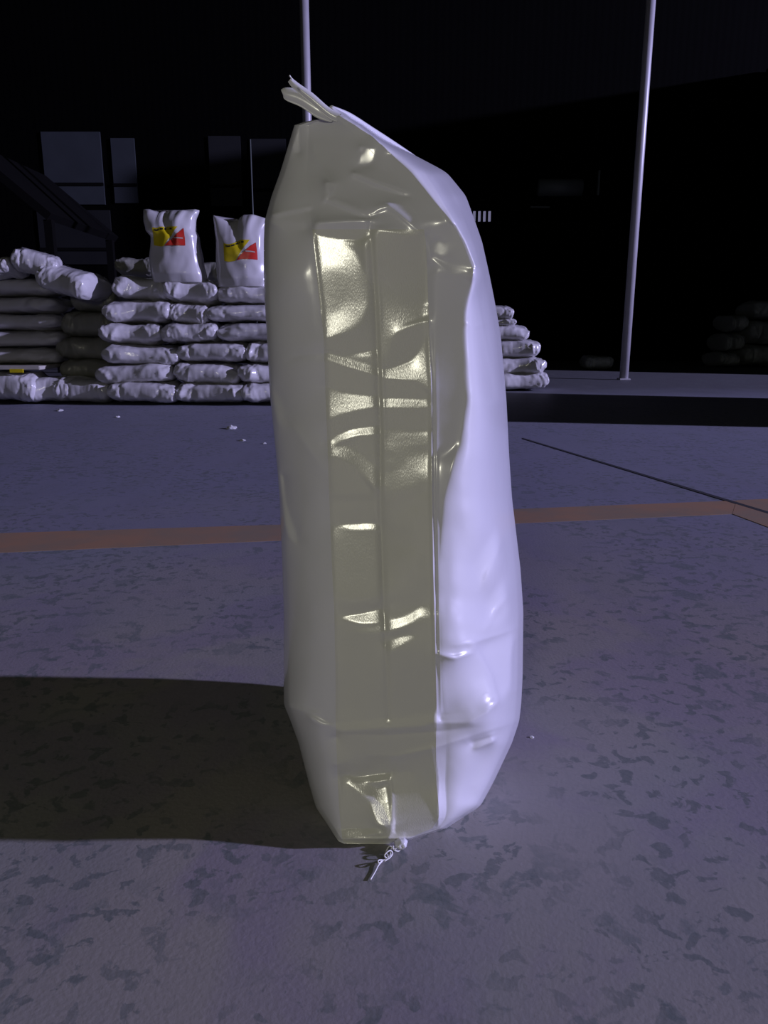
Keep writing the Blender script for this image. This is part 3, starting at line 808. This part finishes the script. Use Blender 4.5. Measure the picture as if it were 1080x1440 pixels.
shine([(490, 1098), (516, 1102), (534, 1118), (543, 1105), (545, 1160), (532, 1158), (522, 1124)], 1.2, 2)
patch([(486, 1104), (514, 1124), (526, 1156), (484, 1158)], 6, -12, 3)
shine([(476, 1172), (500, 1168), (534, 1166), (536, 1170), (500, 1174)], 1.1, 1.2)
shine([(552, 1090), (576, 1086), (578, 1096), (556, 1110)], .5, 2)
# --- violet side folds
ridge([(614, 920), (640, 926), (662, 918), (667, 903)], 5.5, 4.5)
patch([(616, 900), (662, 896), (650, 912), (618, 916)], -5, -14, 3)
ridge([(736, 880), (700, 893), (667, 903), (640, 908)], 6.0, 8)
turn([(620, 840), (680, 846), (734, 862), (734, 880), (680, 880), (620, 870)], .3, -5, 5)
turn([(690, 900), (722, 890), (724, 960), (705, 985), (674, 915)], .75, -6)
ridge([(668, 908), (690, 950), (700, 984)], 6.0, 6)
turn([(625, 935), (672, 922), (696, 980), (625, 998)], .55, 10, 5)
ridge([(616, 1010), (660, 1006), (684, 998), (701, 984)], 3.5, 5)
shine([(620, 1008), (666, 1002), (698, 986), (680, 1002), (660, 1012), (622, 1013)], .9, 1.5)
ridge([(712, 840), (696, 860), (684, 884)], 6, 6)
turn([(684, 845), (708, 815), (716, 868), (690, 880)], .6, 0, 4)
ridge([(705, 760), (690, 800), (676, 830)], 5, 6)
turn([(668, 790), (698, 745), (702, 790), (680, 840)], .6, 0, 4)
ridge([(656, 1042), (668, 1052), (692, 1044), (700, 1036)], 2.6, 3)
ridge([(662, 1040), (680, 1038), (696, 1031)], 2.0, 2.5)
patch([(655, 1040), (690, 1034), (700, 1030), (690, 1044), (664, 1052)], 0, -20, 2)
shine([(664, 1046), (690, 1038), (694, 1041), (668, 1051)], .8, 1)
turn([(690, 1040), (716, 1026), (696, 1080), (674, 1125), (650, 1145), (670, 1080)], .6, 0, 5)
#@@END
# random soft crumple
rng = np.random.RandomState(3)
nzs = blur(rng.randn(ny, nx), 16); nzs /= nzs.std()
nz2 = blur(rng.randn(ny, nx), 6); nz2 /= nz2.std()
ED += nzs * .0007 + nz2 * .00010

# screened Poisson solve: depth whose slopes follow the tilts, staying local
ky = 2 * PI * np.fft.fftfreq(ny)[:, None]; kx = 2 * PI * np.fft.fftfreq(nx)[None]
def solve(gx, gy):
    div = np.gradient(gx, axis=1) + np.gradient(gy, axis=0)
    return np.real(np.fft.ifft2(np.fft.fft2(div) / (-(kx ** 2 + ky ** 2) - (1 / 90.0) ** 2)))
RX = np.where(WM > .01, TGX / np.maximum(WM, .01), 0) - BGX - np.gradient(ED, axis=1)
RY = np.where(WM > .01, TGY / np.maximum(WM, .01), 0) - BGY - np.gradient(ED, axis=0)
RX = np.clip(RX, -.004, .004); RY = np.clip(RY, -.004, .004)
Lf = np.array([30.0, .15, 9.0]) - P0; Lf /= np.linalg.norm(Lf, axis=-1, keepdims=True)
def flood_cos(E_):
    D = BI + E_
    Px = np.gradient(D, axis=1)[..., None] * dirv + D[..., None] * dpx
    Py = np.gradient(D, axis=0)[..., None] * dirv + D[..., None] * dpy
    n = np.cross(Px, Py); n /= np.linalg.norm(n, axis=-1, keepdims=True) + 1e-12
    n *= np.sign(-(n * dirv).sum(-1))[..., None]
    return (n * Lf).sum(-1)
ax_ = GX * (1 - WM) + RX * WM; ay_ = GY * (1 - WM) + RY * WM
for it in range(18):
    E = solve(ax_, ay_)
    if it < 17:
        ax_ += .8 * WM * (RX - np.gradient(E, axis=1)); ay_ += WM * (RY - np.gradient(E, axis=0))
    fc = np.clip(flood_cos(E + ED), -.95, .95)
    sl = np.tan(np.arcsin(fc)); hi = np.tan(np.arcsin(CAP))
    ax_ -= CW * np.clip(sl - hi, 0, .8) * K * 1.0 * (1 - WM)
E = E + ED + ES

fx = np.clip(PX - X0, 0, nx - 1.001); fy = np.clip(PY - H0, 0, ny - 1.001)
ix = fx.astype(int); iy = fy.astype(int); tx = fx - ix; ty = fy - iy
Es = (E[iy, ix] * (1 - tx) + E[iy, ix + 1] * tx) * (1 - ty) + (E[iy + 1, ix] * (1 - tx) + E[iy + 1, ix + 1] * tx) * ty
edge = np.clip(np.minimum(PX - cL[:, None], cR[:, None] - PX) / 7.0, 0, 1)
edge *= np.clip((PY - 151) / 14.0, 0, 1) * np.clip((1187 - PY) / 8.0, 0, 1)
DD = DD + np.clip(Es, -.03, .03) * edge
b_ = (720 - PY) / F
fd = CH / np.tan(TH + np.arctan((PY - 720) / F)); fd = np.where(fd < 0, 99, fd)
DD = np.minimum(DD, fd - .0008)
tt = DD / (math.cos(TH) + b_ * math.sin(TH))
WX = (PX - 540) / F * tt; WZ = CH + tt * (-math.sin(TH) + b_ * math.cos(TH)); WYY = DD
nr, nc = PX.shape
front = np.stack([WX, WYY, WZ], -1)
nb = 46
Rp = front[:, -1]; Lp = front[:, 0]
bulge = np.interp(rows, [151, 176, 242, 311, 420, 640, 860, 1000, 1060, 1135, 1165, 1187], [0, .005, .05, .10, .17, .21, .26, .29, .30, .25, .06, 0])
back = np.zeros((nr, nb - 1, 3))
for k in range(1, nb):
    s_ = k / nb
    P = Rp * (1 - s_) + Lp * s_
    P[:, 1] += bulge * (math.sin(PI * s_) ** .62)
    P[:, 0] += bulge * .12 * math.cos(PI * s_) * math.sin(PI * s_) * -1
    back[:, k - 1] = P
allP = np.concatenate([front, back], 1); NC = allP.shape[1]
base = Vector((.03, 1.05, 0))
sackroot = bpy.data.objects.new('woven_plastic_sack', None); S.collection.objects.link(sackroot); sackroot.location = base
tag(sackroot, 'large full white glossy sack standing upright in the foreground, seen from its narrow side', 'sack')
allP = allP - np.array(base)
def sub_mesh(name, cols, mat, closed=False, r0=0, r1=None):
    P = allP[r0:r1, cols]; m_ = len(cols); V = P.reshape(-1, 3)
    i = np.arange(P.shape[0] - 1)[:, None]; j = np.arange(m_ if closed else m_ - 1)[None]; j2 = (j + 1) % m_
    Fq = np.stack([i * m_ + j, (i + 1) * m_ + j, (i + 1) * m_ + j2, i * m_ + j2], -1).reshape(-1, 4)
    me = bpy.data.meshes.new(name); me.from_pydata(V.tolist(), [], Fq.tolist())
    me.update(); return link_mesh(name, me, mat, sackroot)
cA_i = nseg[0]; cB_i = nseg[0] + nseg[1] + nseg[2]
rG = int(np.searchsorted(rows, 322))
gus = sub_mesh('gusset_panel', list(range(cA_i, cB_i + 1)), M['gusset'], False, rG)
sub_mesh('top_tuck', list(range(cA_i, cB_i + 1)), M['film'], False, 0, rG + 1)
side = sub_mesh('sack_body', list(range(cB_i, NC)) + list(range(0, cA_i + 1)), M['film'])

# sewn top: two little film flaps
def flap(name, rail_a, rail_b, D0, D1, thick=.0007):
    A = smoothpts([Vector((x, y, 0)) for x, y in rail_a], 8); B = smoothpts([Vector((x, y, 0)) for x, y in rail_b], 8)
    n = len(A) - 1; V = []; Fc = []; m_ = 6
    for lay in (0, 1):
        for i in range(n + 1):
            for j in range(m_ + 1):
                q = j / m_; p = A[i] * (1 - q) + B[i] * q; s_ = i / n
                D = D0 * (1 - s_) + D1 * s_ + -.0035 * math.sin(q * PI) * (1 - .5 * s_) + lay * thick
                V.append(at(p.x, p.y, D) - base)
    o_ = (n + 1) * (m_ + 1)
    def idx(l, i, j): return l * o_ + i * (m_ + 1) + j
    for i in range(n):
        for j in range(m_):
            Fc.append((idx(0, i, j), idx(0, i + 1, j), idx(0, i + 1, j + 1), idx(0, i, j + 1)))
            Fc.append((idx(1, i, j), idx(1, i, j + 1), idx(1, i + 1, j + 1), idx(1, i + 1, j)))
    for i in range(n):
        for j in (0, m_): Fc.append((idx(0, i, j), idx(1, i, j), idx(1, i + 1, j), idx(0, i + 1, j)))
    for j in range(m_):
        for i in (0, n): Fc.append((idx(0, i, j), idx(0, i, j + 1), idx(1, i, j + 1), idx(1, i, j)))
    return obj_vf(name, V, Fc, M['film'], sackroot)
flap('top_flap', [(395, 126), (402, 123), (416, 125), (440, 137), (474, 164)], [(398, 134), (402, 141), (424, 151), (446, 166), (466, 172)], .945, .937)
flap('top_flap', [(410, 109), (420, 117), (440, 131), (463, 151), (480, 160)], [(405, 115), (412, 124), (436, 145), (460, 165), (474, 172)], .941, .934)
tube('seam_thread', smoothpts([at(407, 106, .91) - base, at(409, 109, .911) - base, at(411, 112, .912) - base]), .0008, M['thread'], sackroot, 6)
# rolled seam along the top edge running away from the camera
pts = [(466, 153, .945), (480, 158, .965), (495, 165, .985), (520, 181, 1.02), (545, 197, 1.06), (575, 217, 1.11), (602, 236, 1.16)]
tube('top_seam', smoothpts([at(x, y, d_) - base for x, y, d_ in pts]), .0035, M['film'], sackroot, 10)

# knot and thread on the floor at the foot
def gp(px, py, z=.003):
    a = at(px, py, floorD(py)); k = 1 - z / CH
    return Vector((a.x * k, a.y * k, z)) - base
th = [(563, 1183, .012), (566, 1190, .006), (560, 1197, .003), (553, 1194, .008), (553, 1190, .012), (549, 1196, .006), (549, 1203, .003), (543, 1206, .003), (541, 1202, .007),
      (548, 1196, .009), (552, 1200, .003), (547, 1207, .003), (538, 1210, .003), (533, 1214, .006), (532, 1210, .008), (538, 1210, .004), (532, 1217, .0025), (528, 1225, .002), (521, 1237, .002)]
tube('loose_thread', smoothpts([gp(x, y, z) for x, y, z in th], 8), .0009, M['thread'], sackroot, 6)
th = [(560, 1186, .012), (556, 1194, .008), (548, 1190, .010), (543, 1198, .004), (546, 1206, .003), (541, 1211, .003)]
tube('loose_thread', smoothpts([gp(x, y, z) for x, y, z in th], 8), .0008, M['thread'], sackroot, 6)
bm = bmesh.new(); bmesh.ops.create_icosphere(bm, subdivisions=3, radius=.0085)
kc = gp(564, 1186, .009)
for v in bm.verts:
    v.co *= 1 + .35 * noise.noise(v.co * 220); v.co.z *= .7; v.co += kc
obj_bm('film_tab', bm, M['film'], sackroot, True)
